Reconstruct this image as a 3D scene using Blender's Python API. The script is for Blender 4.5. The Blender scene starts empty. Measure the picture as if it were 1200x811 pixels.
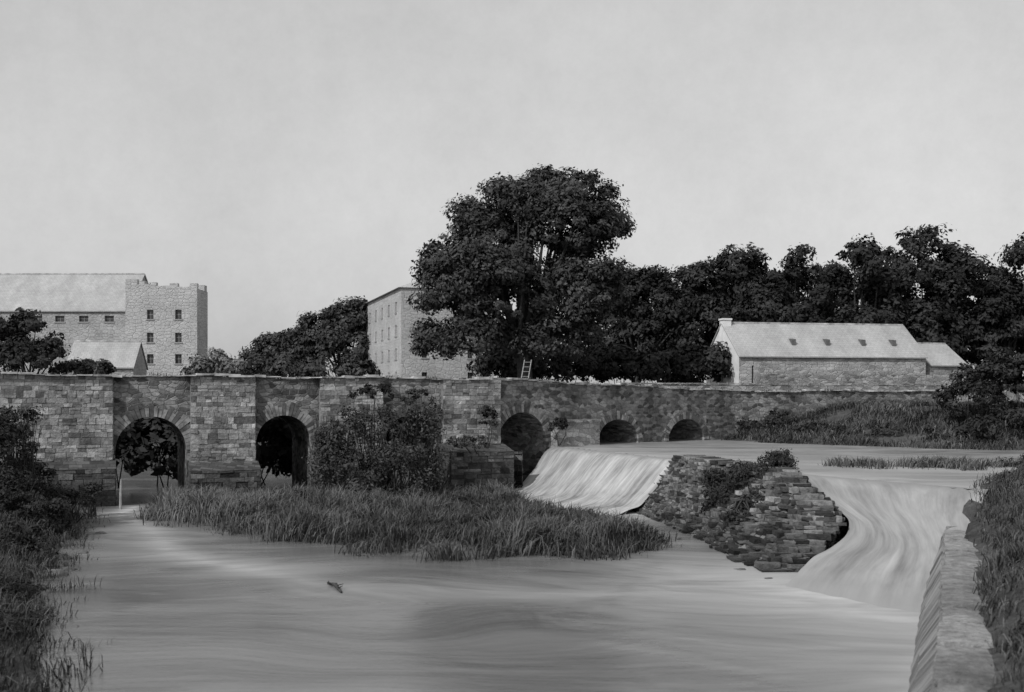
import bpy, math, random
import numpy as np
from mathutils import Vector, Matrix
R = np.random.default_rng(11)
random.seed(5)
scene = bpy.context.scene
COL = scene.collection
F = 1287.0; HZ = 465.0; CZ = 6.0
def sx(px, d): return (px-600.0)/F*d
def sz(py, d): return CZ+(HZ-py)/F*d

# ------------------------------------------------------------------ materials
class NT:
    def __init__(s, name):
        s.m = bpy.data.materials.new(name); s.m.use_nodes = True
        s.t = s.m.node_tree; s.n = s.t.nodes; s.l = s.t.links
        s.b = s.n['Principled BSDF']; s.b.inputs['Specular IOR Level'].default_value = 0.2
    def add(s, typ, **kw):
        nd = s.n.new(typ)
        for k, v in kw.items():
            if k in nd.inputs.keys(): nd.inputs[k].default_value = v
            else: setattr(nd, k, v)
        return nd
    def link(s, a, b): s.l.new(a, b)
    def math(s, op, a, b=None, clamp=False):
        nd = s.n.new('ShaderNodeMath'); nd.operation = op; nd.use_clamp = clamp
        for i, v in enumerate((a, b)):
            if v is None: continue
            if isinstance(v, (int, float)): nd.inputs[i].default_value = v
            else: s.link(v, nd.inputs[i])
        return nd.outputs[0]
    def rng(s, v, a, b, c, d):
        nd = s.n.new('ShaderNodeMapRange')
        s.link(v, nd.inputs[0])
        for i, k in enumerate((a, b, c, d)): nd.inputs[i+1].default_value = k
        return nd.outputs[0]
    def mix(s, f, a, b):
        return s.math('ADD', s.math('MULTIPLY', a, s.math('SUBTRACT', 1.0, f)), s.math('MULTIPLY', b, f))
    def vscale(s, vec, sc, rot=0):
        nd = s.n.new('ShaderNodeMapping'); s.link(vec, nd.inputs[0])
        nd.inputs['Scale'].default_value = sc; nd.inputs['Rotation'].default_value = (0, 0, rot)
        return nd.outputs[0]
    def warp(s, vec, scale, amt):
        nv = s.add('ShaderNodeTexNoise', Scale=scale); s.link(vec, nv.inputs['Vector'])
        sb = s.add('ShaderNodeVectorMath', operation='SUBTRACT'); s.link(nv.outputs['Color'], sb.inputs[0]); sb.inputs[1].default_value = (.5, .5, .5)
        mx = s.add('ShaderNodeVectorMath', operation='SCALE'); mx.inputs['Scale'].default_value = amt; s.link(sb.outputs[0], mx.inputs[0])
        ad = s.add('ShaderNodeVectorMath', operation='ADD'); s.link(vec, ad.inputs[0]); s.link(mx.outputs[0], ad.inputs[1])
        return ad.outputs[0]
    def noise(s, vec, scale, detail=4, rough=0.55, dist=0):
        nd = s.n.new('ShaderNodeTexNoise')
        if vec: s.link(vec, nd.inputs['Vector'])
        nd.inputs['Scale'].default_value = scale; nd.inputs['Detail'].default_value = detail
        nd.inputs['Roughness'].default_value = rough; nd.inputs['Distortion'].default_value = dist
        return nd.outputs[0]
    def uv(s): return s.add('ShaderNodeUVMap').outputs[0]
    def pos(s): return s.add('ShaderNodeNewGeometry').outputs['Position']
    def grey(s, v):
        c = s.n.new('ShaderNodeCombineColor')
        for i in range(3): s.link(v, c.inputs[i])
        s.link(c.outputs[0], s.b.inputs['Base Color'])
    def bump(s, h, strength, dist):
        nd = s.n.new('ShaderNodeBump'); nd.inputs['Strength'].default_value = strength
        nd.inputs['Distance'].default_value = dist
        s.link(h, nd.inputs['Height']); s.link(nd.outputs[0], s.b.inputs['Normal'])
    def attr(s, name): 
        a = s.n.new('ShaderNodeAttribute'); a.attribute_name = name; return a.outputs['Fac']
    def damp(s, v, wet, uv):
        sp = s.add('ShaderNodeSeparateXYZ'); s.link(s.pos(), sp.inputs[0])
        zz = s.math('ADD', sp.outputs[2], s.math('MULTIPLY', s.noise(uv, 0.8, 4), -1.6))
        return s.math('MULTIPLY', v, s.rng(zz, wet[0]-0.8, wet[1]-0.8, 0.25, 1))

def blockmat(name, lo, hi, wet=None, stain=.35):
    t = NT(name); p = t.pos(); a = t.attr('tint')
    v = t.rng(a, 0, 1, lo, hi)
    n1 = t.rng(t.noise(p, 0.45, 5, 0.7), 0.32, 0.68, 1-stain, 1+stain*0.5)
    n2 = t.rng(t.noise(p, 4, 4, 0.8), 0.25, 0.75, 0.45, 1.5)
    v = t.math('MULTIPLY', t.math('MULTIPLY', v, n1), n2)
    if wet: v = t.damp(v, wet, p)
    t.grey(v); t.b.inputs['Roughness'].default_value = 0.95
    t.bump(t.noise(p, 6, 4, 0.7), 0.9, 0.08); return t.m

def ashlar(name, lo, hi, mortar, bw=0.62, bh=0.3, stain=0.5, wet=None, mort=0.022, bump=0.6):
    t = NT(name); uv = t.uv()
    br = t.add('ShaderNodeTexBrick'); t.link(t.warp(uv, 1.3, .15), br.inputs['Vector'])
    br.inputs['Scale'].default_value = 1; br.inputs['Mortar Size'].default_value = mort
    br.inputs['Mortar Smooth'].default_value = 0.3; br.inputs['Bias'].default_value = 0
    br.inputs['Brick Width'].default_value = bw; br.inputs['Row Height'].default_value = bh
    br.squash = 0.7; br.squash_frequency = 3; br.offset = 0.45
    for k, v in (('Color1', lo), ('Color2', hi), ('Mortar', mortar)):
        br.inputs[k].default_value = (v, v, v, 1)
    bwn = t.add('ShaderNodeRGBToBW'); t.link(br.outputs['Color'], bwn.inputs[0])
    n1 = t.rng(t.noise(uv, 0.35, 5, 0.65), 0.3, 0.7, 1-stain, 1+stain*0.5)
    n2 = t.rng(t.noise(uv, 6, 4, 0.75), 0.25, 0.75, 0.7, 1.3)
    v = t.math('MULTIPLY', t.math('MULTIPLY', bwn.outputs[0], n1), n2)
    if wet: v = t.damp(v, wet, uv)
    t.grey(v); t.b.inputs['Roughness'].default_value = 0.9
    t.bump(t.noise(uv, 6, 3, 0.7), .4, .04)
    return t.m

def rubble(name, lo, hi, mortar, su=2.2, sv=4.2, stain=0.5, wet=None, mw=0.05, rnd=.9):
    t = NT(name); uv = t.uv(); c = t.vscale(t.warp(uv, .9, .25), (su, sv, 1))
    vo = t.add('ShaderNodeTexVoronoi', voronoi_dimensions='2D'); t.link(c, vo.inputs['Vector'])
    vo.inputs['Scale'].default_value = 1; vo.inputs['Randomness'].default_value = rnd
    ve = t.add('ShaderNodeTexVoronoi', voronoi_dimensions='2D', feature='DISTANCE_TO_EDGE'); t.link(c, ve.inputs['Vector'])
    ve.inputs['Scale'].default_value = 1; ve.inputs['Randomness'].default_value = rnd
    bwn = t.add('ShaderNodeRGBToBW'); t.link(vo.outputs['Color'], bwn.inputs[0])
    stone = t.rng(bwn.outputs[0], 0.15, 0.85, lo, hi)
    edge = t.rng(ve.outputs['Distance'], 0.0, mw*2, 0, 1)
    v = t.mix(edge, mortar, stone)
    n1 = t.rng(t.noise(uv, 0.35, 5, 0.7), 0.32, 0.68, 1-stain, 1+stain*0.6)
    n2 = t.rng(t.noise(uv, 5, 4, 0.75), 0.25, 0.75, 0.6, 1.4)
    v = t.math('MULTIPLY', t.math('MULTIPLY', v, n1), n2)
    if wet: v = t.damp(v, wet, uv)
    t.grey(v); t.b.inputs['Roughness'].default_value = 0.9
    t.bump(t.math('ADD', edge, t.noise(uv, 8, 3, 0.7)), 0.7, 0.07)
    return t.m

def foliage_mat(name, lo, hi):
    t = NT(name); a = t.attr('tint')
    t.grey(t.rng(a, 0, 1, lo, hi)); t.b.inputs['Roughness'].default_value = 0.6
    t.b.inputs['Specular IOR Level'].default_value = 0.15
    return t.m

def plain(name, v, rough=0.8, var=0.3, scale=3, spec=0.2):
    t = NT(name); n = t.noise(t.pos(), scale, 5, 0.6)
    t.grey(t.rng(n, 0.3, 0.7, v*(1-var), v*(1+var))); t.b.inputs['Roughness'].default_value = rough
    t.b.inputs['Specular IOR Level'].default_value = spec
    t.bump(n, 0.3, 0.03)
    return t.m

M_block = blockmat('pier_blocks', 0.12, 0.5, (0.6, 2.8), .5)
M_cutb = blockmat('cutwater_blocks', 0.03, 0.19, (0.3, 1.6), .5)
M_joint = plain('lime_joint', 0.2, 0.95, 0.4, 4)
M_rub = rubble('spandrel_rubble', 0.07, 0.33, 0.2, 2.0, 4.2, 0.6, wet=(0.3, 2.2))
M_rubd = rubble('weir_rubble', 0.04, 0.2, 0.03, 1.6, 2.8, 0.6)
M_wall = rubble('boundary_rubble', 0.16, 0.42, 0.28, 1.6, 3.6, 0.4)
M_vous = plain('voussoir_stone', 0.26, 0.9, 0.6, 2.5)
M_vous2 = plain('voussoir_dark', 0.11, 0.9, 0.6, 2.5)
M_cop = plain('coping_stone', 0.4, 0.9, 0.6, 1.5)
M_mill = rubble('mill_stone_hazed', 0.42, 0.48, 0.45, 1.4, 2.6, 0.18)  # distance haze put into the stone colour: pale, low contrast
M_mill2 = rubble('mill_stone_grey_hazed', 0.35, 0.42, 0.38, 1.4, 2.6, 0.25)  # greyer mill stone, likewise lightened to suggest haze
M_barn = rubble('barn_stone', 0.26, 0.45, 0.36, 1.5, 3.4, 0.35)
M_gable = plain('barn_gable_pale', 0.72, 0.9, 0.12, 1.0)  # gable ends and chimney paler than the long walls
M_glass = plain('window_glass', 0.04, 0.2, 0.1, 1, 0.5)
M_frame = plain('window_frame', 0.3, 0.6, 0.1)
M_trunk = plain('bark', 0.05, 0.9, 0.4, 4)
M_wood = plain('weathered_wood', 0.3, 0.8, 0.3, 6)
M_dark = plain('dark_board', 0.12, 0.8, 0.3, 6)
M_rock = plain('river_rock', 0.1, 0.6, 0.6, 2.5)

def slate(name, lo, hi):
    t = NT(name); uv = t.uv()
    br = t.add('ShaderNodeTexBrick'); t.link(uv, br.inputs['Vector'])
    br.inputs['Scale'].default_value = 1; br.inputs['Brick Width'].default_value = 0.45; br.inputs['Row Height'].default_value = 0.32
    br.inputs['Mortar Size'].default_value = 0.012; br.inputs['Bias'].default_value = 0
    for k, v in (('Color1', lo), ('Color2', hi), ('Mortar', lo*0.6)): br.inputs[k].default_value = (v, v, v, 1)
    bwn = t.add('ShaderNodeRGBToBW'); t.link(br.outputs['Color'], bwn.inputs[0])
    n1 = t.rng(t.noise(t.vscale(uv, (1, .35, 1)), 0.6, 6, 0.7), 0.3, 0.7, 0.75, 1.15)
    t.grey(t.math('MULTIPLY', bwn.outputs[0], n1)); t.b.inputs['Roughness'].default_value = 0.6
    t.bump(br.outputs['Fac'], -0.3, 0.02)
    return t.m
M_slate = slate('slate_roof', 0.22, 0.3)
M_slate2 = slate('slate_roof_pale', 0.37, 0.42)

# water
def water_mat():
    t = NT('river_water'); p = t.pos()
    pw = t.warp(p, 0.06, 14.0)
    st = t.noise(t.vscale(pw, (0.06, 0.4, 1), 0.12), 1.0, 3, 0.5, 0.5)
    st2 = t.noise(t.vscale(pw, (0.15, 2.4, 1), 0.05), 1.0, 5, 0.7, 0.4)
    foam = t.attr('foam')
    s = t.math('ADD', t.math('MULTIPLY', st, 0.6), t.math('MULTIPLY', st2, 0.4))
    base = t.rng(s, 0.36, 0.64, 0.06, 0.17)
    ff = t.math('MULTIPLY', foam, t.rng(s, 0.35, 0.65, 0.6, 1.3), clamp=True)
    t.grey(t.mix(ff, base, 0.5))
    t.link(t.rng(ff, 0, 1, 0.2, 0.8), t.b.inputs['Roughness'])
    t.b.inputs['Specular IOR Level'].default_value = 0.5
    t.bump(t.math('ADD', s, t.math('MULTIPLY', t.noise(t.vscale(p, (1, 2, 1)), 1.6, 5, .65), .7)), 0.3, 0.05)
    return t.m
M_water = water_mat()
def fall_mat(name, top, lo, hi, bot, su=3.0, sv=.3, b0=.1, b1=.5, e0=2.3, e1=3.0, bmp=.25):
    t = NT(name); uv = t.uv()
    w = t.warp(t.warp(uv, .6, .5), 3.5, .12)
    s = t.noise(t.vscale(w, (su, sv, 1)), 1.0, 6, 0.7, 0.2)
    s2 = t.noise(t.vscale(w, (0.5, 0.7, 1)), 1.0, 6, .65)
    v = t.math('ADD', t.math('MULTIPLY', s, 0.4), t.math('MULTIPLY', s2, 0.6))
    sp = t.add('ShaderNodeSeparateXYZ'); t.link(uv, sp.inputs[0])
    f = t.rng(sp.outputs[1], b0, b1, 0, 1); g = t.rng(sp.outputs[1], e0, e1, 0, 1)
    t.grey(t.mix(g, t.mix(f, top, t.rng(v, 0.34, 0.64, lo, hi)), bot)); t.b.inputs['Roughness'].default_value = 0.8
    t.b.inputs['Specular IOR Level'].default_value = 0.15
    t.bump(v, bmp, 0.06); return t.m
M_fall = fall_mat('falling_water', .24, 0.1, 0.54, .4)
M_fall2 = fall_mat('sliding_water', .22, 0.14, 0.4, .32, 1.1, .3, .0, .5, 2.0, 3.0, .15)
def trickle_mat():
    t = NT('wet_weir_face'); uv = t.uv()
    s = t.noise(t.vscale(t.warp(uv, .8, .5), (2.4, 0.3, 1)), 1.0, 5, 0.65, 0.4)
    t.grey(t.rng(s, 0.38, 0.62, 0.05, 0.3)); t.b.inputs['Roughness'].default_value = 0.5
    t.bump(s, 0.5, 0.08); return t.m
M_trick = trickle_mat()
def ground_mat():
    t = NT('grassy_earth'); p = t.pos()
    a = t.noise(p, 0.5, 5, 0.65); b = t.noise(p, 4, 4, 0.7)
    t.grey(t.math('MULTIPLY', t.rng(a, 0.3, 0.7, 0.03, 0.1), t.rng(b, 0.25, 0.75, 0.6, 1.4)))
    t.b.inputs['Roughness'].default_value = 1; t.bump(b, 0.8, 0.15); return t.m
M_ground = ground_mat()

# ------------------------------------------------------------------ mesh helpers
def empty(name, loc):
    e = bpy.data.objects.new(name, None); e.location = loc; e.empty_display_size = 1
    COL.objects.link(e); return e
def setparent(o, p):
    o.parent = p; o.matrix_parent_inverse = Matrix.Translation(-Vector(p.location))
def mesh_obj(name, V, Fc, mat, parent=None, smooth=False, uvs=None, mats=None, midx=None, tint=None):
    me = bpy.data.meshes.new(name); me.from_pydata([tuple(map(float, v)) for v in V], [], Fc); me.update()
    if uvs is None:
        ul = me.uv_layers.new(name='UVMap')
        for p in me.polygons:
            n = p.normal
            if abs(n.z) > 0.93: 
                for li in p.loop_indices:
                    c = me.vertices[me.loops[li].vertex_index].co; ul.data[li].uv = (c.x, c.y)
            else:
                t = Vector((-n.y, n.x, 0)).normalized(); b = n.cross(t)
                if abs(n.z) < 0.3: b = Vector((0, 0, 1))
                if b.z < 0: b = -b
                for li in p.loop_indices:
                    c = me.vertices[me.loops[li].vertex_index].co; ul.data[li].uv = (c.dot(t), c.dot(b))
    else:
        ul = me.uv_layers.new(name='UVMap')
        for lp in me.loops: ul.data[lp.index].uv = uvs[lp.vertex_index]
    if tint is not None:
        a = me.attributes.new('tint', 'FLOAT', 'POINT'); a.data.foreach_set('value', np.array(tint, np.float32))
    for m in (mats or [mat]): me.materials.append(m)
    if midx is not None: me.polygons.foreach_set('material_index', midx)
    if smooth: me.polygons.foreach_set('use_smooth', [True]*len(me.polygons))
    o = bpy.data.objects.new(name, me); COL.objects.link(o)
    if parent: setparent(o, parent)
    return o
def fast_mesh(name, V, faces_n, idx, tint, mat, parent=None):
    me = bpy.data.meshes.new(name); me.vertices.add(len(V)); me.vertices.foreach_set('co', V.astype(np.float32).ravel())
    me.loops.add(len(idx)); me.loops.foreach_set('vertex_index', idx.astype(np.int32))
    me.polygons.add(len(faces_n))
    st = np.concatenate([[0], np.cumsum(faces_n)[:-1]]).astype(np.int32)
    me.polygons.foreach_set('loop_start', st); me.update(calc_edges=True); me.validate()
    a = me.attributes.new('tint', 'FLOAT', 'POINT'); a.data.foreach_set('value', tint.astype(np.float32))
    me.materials.append(mat)
    o = bpy.data.objects.new(name, me); COL.objects.link(o)
    if parent: setparent(o, parent)
    return o
def boxv(V, Fc, c, t, n, l, w, z0, z1, jit=0):
    b = len(V)
    for z in (z0, z1):
        for a, e in ((-1, -1), (1, -1), (1, 1), (-1, 1)):
            V.append((c[0]+t[0]*l*a+n[0]*w*e+random.uniform(-jit, jit), c[1]+t[1]*l*a+n[1]*w*e+random.uniform(-jit, jit), z+random.uniform(-jit, jit)))
    for f in ((0, 3, 2, 1), (4, 5, 6, 7), (0, 1, 5, 4), (1, 2, 6, 5), (2, 3, 7, 6), (3, 0, 4, 7)): Fc.append(tuple(b+i for i in f))
def norm(a): return a/np.maximum(np.linalg.norm(a, axis=-1, keepdims=True), 1e-6)

def ragged(lobes, k=6):
    """break each bough mass into a few smaller spurs so the outline is uneven"""
    out = []
    for l in lobes:
        out.append(tuple([l[0], l[1], l[2]]+[q*.93 for q in l[3:6]]))
        for i in range(k):
            v = norm(R.normal(size=3)*np.array([1, .7, 1])+np.array([0, -.2, .35])); q = R.uniform(.8, 1.1); f = R.uniform(.16, .38); r = (l[3]+l[5])/2*f
            out.append((l[0]+v[0]*l[3]*q, l[1]+v[1]*l[4]*q, l[2]+v[2]*l[5]*q, r*R.uniform(.8, 1.4), r, r*R.uniform(.7, 1.3)))
    return out
def leaves(name, lobes, clumps, per, leaf, cr, mat, parent=None, inner=0.55, droop=0.0, tlo=0.0, thi=1.0, flat=0.8, rag=0):
    nt = int(clumps*len(lobes))
    if rag: lobes = ragged(lobes, rag)
    areas = np.array([l[3]*l[5] for l in lobes]); areas = areas/areas.sum()
    li = R.choice(len(lobes), nt, p=areas)
    lb = np.array(lobes, float)[li]
    d = norm(R.normal(size=(nt, 3))); d[:, 2] = np.where(d[:, 2] < -0.5, -d[:, 2], d[:, 2])
    rr = R.uniform(inner, 1.0, nt)**0.6
    rr *= 1+R.normal(0, 0.09, nt)
    C = lb[:, :3]+lb[:, 3:6]*d*rr[:, None]
    crs = cr*R.uniform(0.4, 1.55, nt)
    ct = R.uniform(0, 1, nt)
    k = (R.integers(int(per*0.6), int(per*1.4)+1, nt)*(crs/cr)).astype(int)+3
    ci = np.repeat(np.arange(nt), k); m = len(ci)
    off = norm(R.normal(size=(m, 3)))*(R.uniform(0.05, 1, m)**0.5)[:, None]
    stray = R.uniform(0, 1, m) < .1
    off = off*np.where(stray, R.uniform(1, 1.3, m), 1)[:, None]
    pos = C[ci]+off*crs[ci][:, None]*np.array([1.15, 1.15, flat])
    pos[:, 2] -= droop*R.uniform(0, 1, m)**2
    nn = norm(off*0.9+d[ci]*0.7+R.normal(size=(m, 3))*0.45+np.array([0, 0, 0.3]))
    a = norm(np.cross(nn, R.normal(size=(m, 3)))); b = np.cross(nn, a)
    s = leaf*R.uniform(0.5, 1.4, m)[:, None]*np.where(stray, .65, 1)[:, None]
    Vv = np.stack([pos-a*s*0.9, pos-b*s*0.45, pos+a*s*0.9, pos+b*s*0.45], 1).reshape(-1, 3)
    tint = np.clip(tlo+(thi-tlo)*(ct[ci]*0.75+R.uniform(0, 0.25, m)), 0, 1)
    return fast_mesh(name, Vv, np.full(m, 4), np.arange(4*m), np.repeat(tint, 4), mat, parent)

def tube(V, Fc, pts, rad, sides=7):
    b0 = len(V); pts = [Vector(p) for p in pts]
    for i, p in enumerate(pts):
        q = pts[min(i+1, len(pts)-1)]-pts[max(i-1, 0)]; q.normalize()
        a = q.orthogonal().normalized(); c = q.cross(a)
        for k in range(sides):
            an = 2*math.pi*k/sides; V.append(tuple(p+(a*math.cos(an)+c*math.sin(an))*rad[i]))
    for i in range(len(pts)-1):
        for k in range(sides):
            k2 = (k+1) % sides
            Fc.append((b0+i*sides+k, b0+i*sides+k2, b0+(i+1)*sides+k2, b0+(i+1)*sides+k))
def limbs(name, base, lobes, r0, parent, mat=M_trunk, fork=0.35):
    V = []; Fc = []; base = Vector(base)
    top = Vector((np.mean([l[0] for l in lobes]), np.mean([l[1] for l in lobes]), max(l[2] for l in lobes)))
    h = top.z-base.z
    f = base+(top-base)*fork+Vector((random.uniform(-.3, .3), 0, 0))
    tube(V, Fc, [base-Vector((0, 0, .5)), base+Vector((0, 0, .4)), base.lerp(f, .5)+Vector((.1, 0, 0)), f, base.lerp(top, .75), top], [r0*1.5, r0*1.1, r0*.9, r0*.75, r0*.35, r0*.08], 9)
    for l in lobes:
        c = Vector(l[:3])
        for k in range(3):
            e = c+Vector((random.uniform(-.7, .7)*l[3], random.uniform(-.7, .7)*l[4], random.uniform(-.2, .7)*l[5]))
            s = base.lerp(f, random.uniform(.6, 1.1)); m = s.lerp(e, .5)+Vector((random.uniform(-.5, .5), random.uniform(-.5, .5), -.05*h))
            tube(V, Fc, [s, m, e], [r0*.45, r0*.25, r0*.05], 6)
    return mesh_obj(name, V, Fc, mat, parent, True)
def lobe(px, py, rx, ry, d, dy=0, dep=None):
    s = d/F
    return (sx(px, d), d+dy, sz(py, d), rx*s, (dep if dep else max(rx, ry)*s*0.9), ry*s)
def tree(name, base, lobes, r0, clumps, per, leaf, cr, mat, **kw):
    e = empty(name, base)
    limbs('trunk', base, lobes, r0, e)
    leaves('crown', lobes, clumps, per, leaf, cr, mat, e, **kw)
    return e
def bush(name, lobes, clumps, per, leaf, cr, mat, stems=6, z0=None, **kw):
    l0 = lobes[0]; zb = (min(l[2]-l[5] for l in lobes)) if z0 is None else z0
    e = empty(name, (l0[0], l0[1], zb))
    V = []; Fc = []
    for l in lobes:
        for k in range(stems):
            ex = (l[0]+random.uniform(-1, 1)*l[3], l[1]+random.uniform(-.7, .7)*l[4], l[2]+random.uniform(0, 1.15)*l[5])
            s = (l[0]+random.uniform(-.3, .3)*l[3], l[1]+random.uniform(-.3, .3)*l[4], zb-.2)
            m = tuple((s[i]+ex[i])/2+random.uniform(-.2, .2) for i in range(3))
            tube(V, Fc, [s, m, ex], [.05, .03, .008], 5)
    mesh_obj('stems', V, Fc, M_trunk, e, True)
    leaves('leaves', lobes, clumps, per, leaf, cr, mat, e, **kw)
    return e

def inpoly(x, y, poly):
    x = np.asarray(x); y = np.asarray(y); ins = np.zeros(x.shape, bool); n = len(poly)
    for i in range(n):
        x1, y1 = poly[i]; x2, y2 = poly[(i+1) % n]
        c = ((y1 > y) != (y2 > y))
        xi = (x2-x1)*(y-y1)/((y2-y1) if y2 != y1 else 1e-9)+x1
        ins ^= c & (x < xi)
    return ins
def distseg(x, y, pts, closed=False):
    d = np.full(np.shape(x), 1e9); n = len(pts)
    for i in range(n if closed else n-1):
        x1, y1 = pts[i]; x2, y2 = pts[(i+1) % n]; L2 = (x2-x1)**2+(y2-y1)**2+1e-9
        t = np.clip(((x-x1)*(x2-x1)+(y-y1)*(y2-y1))/L2, 0, 1)
        d = np.minimum(d, np.hypot(x-x1-t*(x2-x1), y-y1-t*(y2-y1)))
    return d

# ------------------------------------------------------------------ terrain
LOW = [(-5, -5), (-6.5, 12), (-8.8, 22), (-12.5, 30), (-15, 36), (-17, 43), (-20, 51), (-22.2, 58), (-23, 61.5), (-36, 63), (-36, 88), (-8, 92), (2, 92), (3, 73), (8.8, 57.5), (12, 47.5), (15.6, 39), (6.9, 17.9), (-1, -3)]
POOL = [(3, 72.7), (8.8, 57.3), (11.8, 47.5), (16.2, 39.4), (21, 44), (25, 52), (28, 57), (45, 59), (80, 60), (80, 70), (45, 67.5), (31, 67), (26.6, 69.5), (22.7, 73.5), (18.5, 77.5), (15.5, 83), (18, 91), (10, 90), (2.5, 82)]
ISLE = [(-19.3, 60), (-17.8, 54), (-14, 50.5), (-11.5, 48.2), (-9.5, 45.2), (-7.2, 44.8), (-5.5, 42.2), (-3, 41.6), (-1, 40.6), (1.2, 41.3), (3.2, 40.9), (5.2, 42.8), (6.4, 44.6), (5.4, 47), (4.6, 50), (2.4, 54), (0.5, 60), (-1, 64), (-5, 65), (-11, 63.5), (-15, 61.5)]
def noise2(x, y, s):
    return (np.sin(x*s+1.3*np.sin(y*s*0.7))+np.sin(y*s*1.3+1.7*np.sin(x*s*0.6+2)))*0.5
def height(x, y):
    x = np.asarray(x, float); y = np.asarray(y, float)
    il = inpoly(x, y, LOW); ip = inpoly(x, y, POOL)
    dl = distseg(x, y, LOW, True); dp = distseg(x, y, POOL, True)
    hl = -0.25+np.minimum(dl*0.42, 5.4); hp = 2.45+np.minimum(dp*0.3, 2.9)
    h = np.minimum(hl, hp)
    wx = 15.4+(y-39)*0.403
    right = (x > wx+.6) & (y < 43)
    bank = np.interp(y, [-50, 10, 18, 34, 37.5, 39.5], [1.0, 1.0, 1.05, 1.45, 2.0, 2.75])
    h = np.where(right, np.maximum(h, bank+np.clip((x-wx-1.1)*0.3, -.3, 2.5)), h)
    h = h+noise2(x, y, 0.45)*0.18*np.minimum(np.minimum(dl, dp)/3, 1)
    h = np.where(il, np.maximum(-1.2, -0.25-dl*0.5), h); h = np.where(ip, np.where(dp < 1, 2.0, 1.6), h)
    ii = inpoly(x, y, ISLE); di = distseg(x, y, ISLE, True)
    h = np.where(ii, np.minimum(-0.2+di*0.5, 0.35), h)
    far = np.hypot(x, y-60)
    return h+np.clip((far-160)/300, 0, 1)*2
def axis(a, b, step, lo, hi):
    c = list(np.arange(a, b+1e-6, step)); s = step
    L = []; v = a
    while v > lo: s *= 1.3; v -= s; L.append(v)
    s = step; U = []; v = b
    while v < hi: s *= 1.3; v += s; U.append(v)
    return np.array(L[::-1]+c+U)
gx = axis(-40, 46, 0.6, -1500, 1500); gy = axis(6, 100, 0.6, -300, 3000)
X, Y = np.meshgrid(gx, gy); Z = height(X, Y)
Vg = np.stack([X.ravel(), Y.ravel(), Z.ravel()], 1); nx = len(gx); ny = len(gy)
i0 = (np.arange(ny-1)[:, None]*nx+np.arange(nx-1)[None]).ravel()
idx = np.stack([i0, i0+1, i0+nx+1, i0+nx], 1).ravel()
g = fast_mesh('ground', Vg, np.full(len(i0), 4), idx, np.zeros(len(Vg)), M_ground)
g.data.polygons.foreach_set('use_smooth', [True]*len(g.data.polygons))

# ------------------------------------------------------------------ water sheets
def water_sheet(name, xs, ys, z, foamf, mask=None):
    X, Y = np.meshgrid(xs, ys); n = len(xs); m = len(ys)
    Zw = z+0.015*noise2(X, Y, 0.8)
    V = np.stack([X.ravel(), Y.ravel(), Zw.ravel()], 1)
    i0 = (np.arange(m-1)[:, None]*n+np.arange(n-1)[None]).ravel()
    if mask is not None:
        k = mask(X, Y).ravel(); i0 = i0[k[i0] & k[i0+1] & k[i0+n+1] & k[i0+n]]
    idx = np.stack([i0, i0+1, i0+n+1, i0+n], 1).ravel()
    o = fast_mesh(name, V, np.full(len(i0), 4), idx, np.zeros(len(V)), M_water)
    a = o.data.attributes.new('foam', 'FLOAT', 'POINT')
    a.data.foreach_set('value', np.clip(foamf(X, Y), 0, 1).ravel().astype(np.float32))
    o.data.polygons.foreach_set('use_smooth', [True]*len(o.data.polygons))
    return o
def foam_low(x, y):
    a = 0.85*np.exp(-distseg(x, y, [(0.2, 68.3), (6.0, 56.5)])/2.4)
    b = 0.75*np.exp(-np.maximum(distseg(x, y, [(9.0, 36.0), (10.6, 32.5), (12.0, 28.5)])-1.0, 0)/4.5)
    c = 0.6*np.exp(-distseg(x, y, [(12.0, 29.5), (9.5, 25), (4, 11)])/1.6)
    d = 0.9*np.exp(-distseg(x, y, [(-20.6, 60), (-20.2, 57)])/0.5)+0.5*np.exp(-distseg(x, y, [(-20, 56), (-16.5, 50), (-13, 42), (-9, 38)])/1.6)
    e = 0.35*np.exp(-distseg(x, y, [(8, 34), (3, 33), (-6, 35), (-13, 42)])/2.0)
    return np.maximum.reduce([a, b, c, d, e])
water_sheet('river_water', np.arange(-37, 17, 0.35), np.arange(-4, 93, 0.35), 0.0, foam_low,
            lambda x, y: (x < 15.9+(y-39)*0.403+0.0) | (y > 39))
def pool_mask(x, y):
    cx = np.interp(-y, [-90, -72.7, -57.3, -47.5, -39.4], [2.0, 3.0, 8.8, 11.8, 16.2])
    return (x > cx) & (y > 39.2) & ~((x > 20) & (y < 41.5))
def foam_up(x, y):
    return 0.3*np.exp(-distseg(x, y, [(3, 72.7), (8.8, 57.3), (11.8, 47.5), (16.2, 39.4)])/3.0)+0.3
water_sheet('upper_river_water', np.arange(1, 82, 0.3), np.arange(39, 93, 0.3), 2.7, foam_up, pool_mask)

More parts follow.
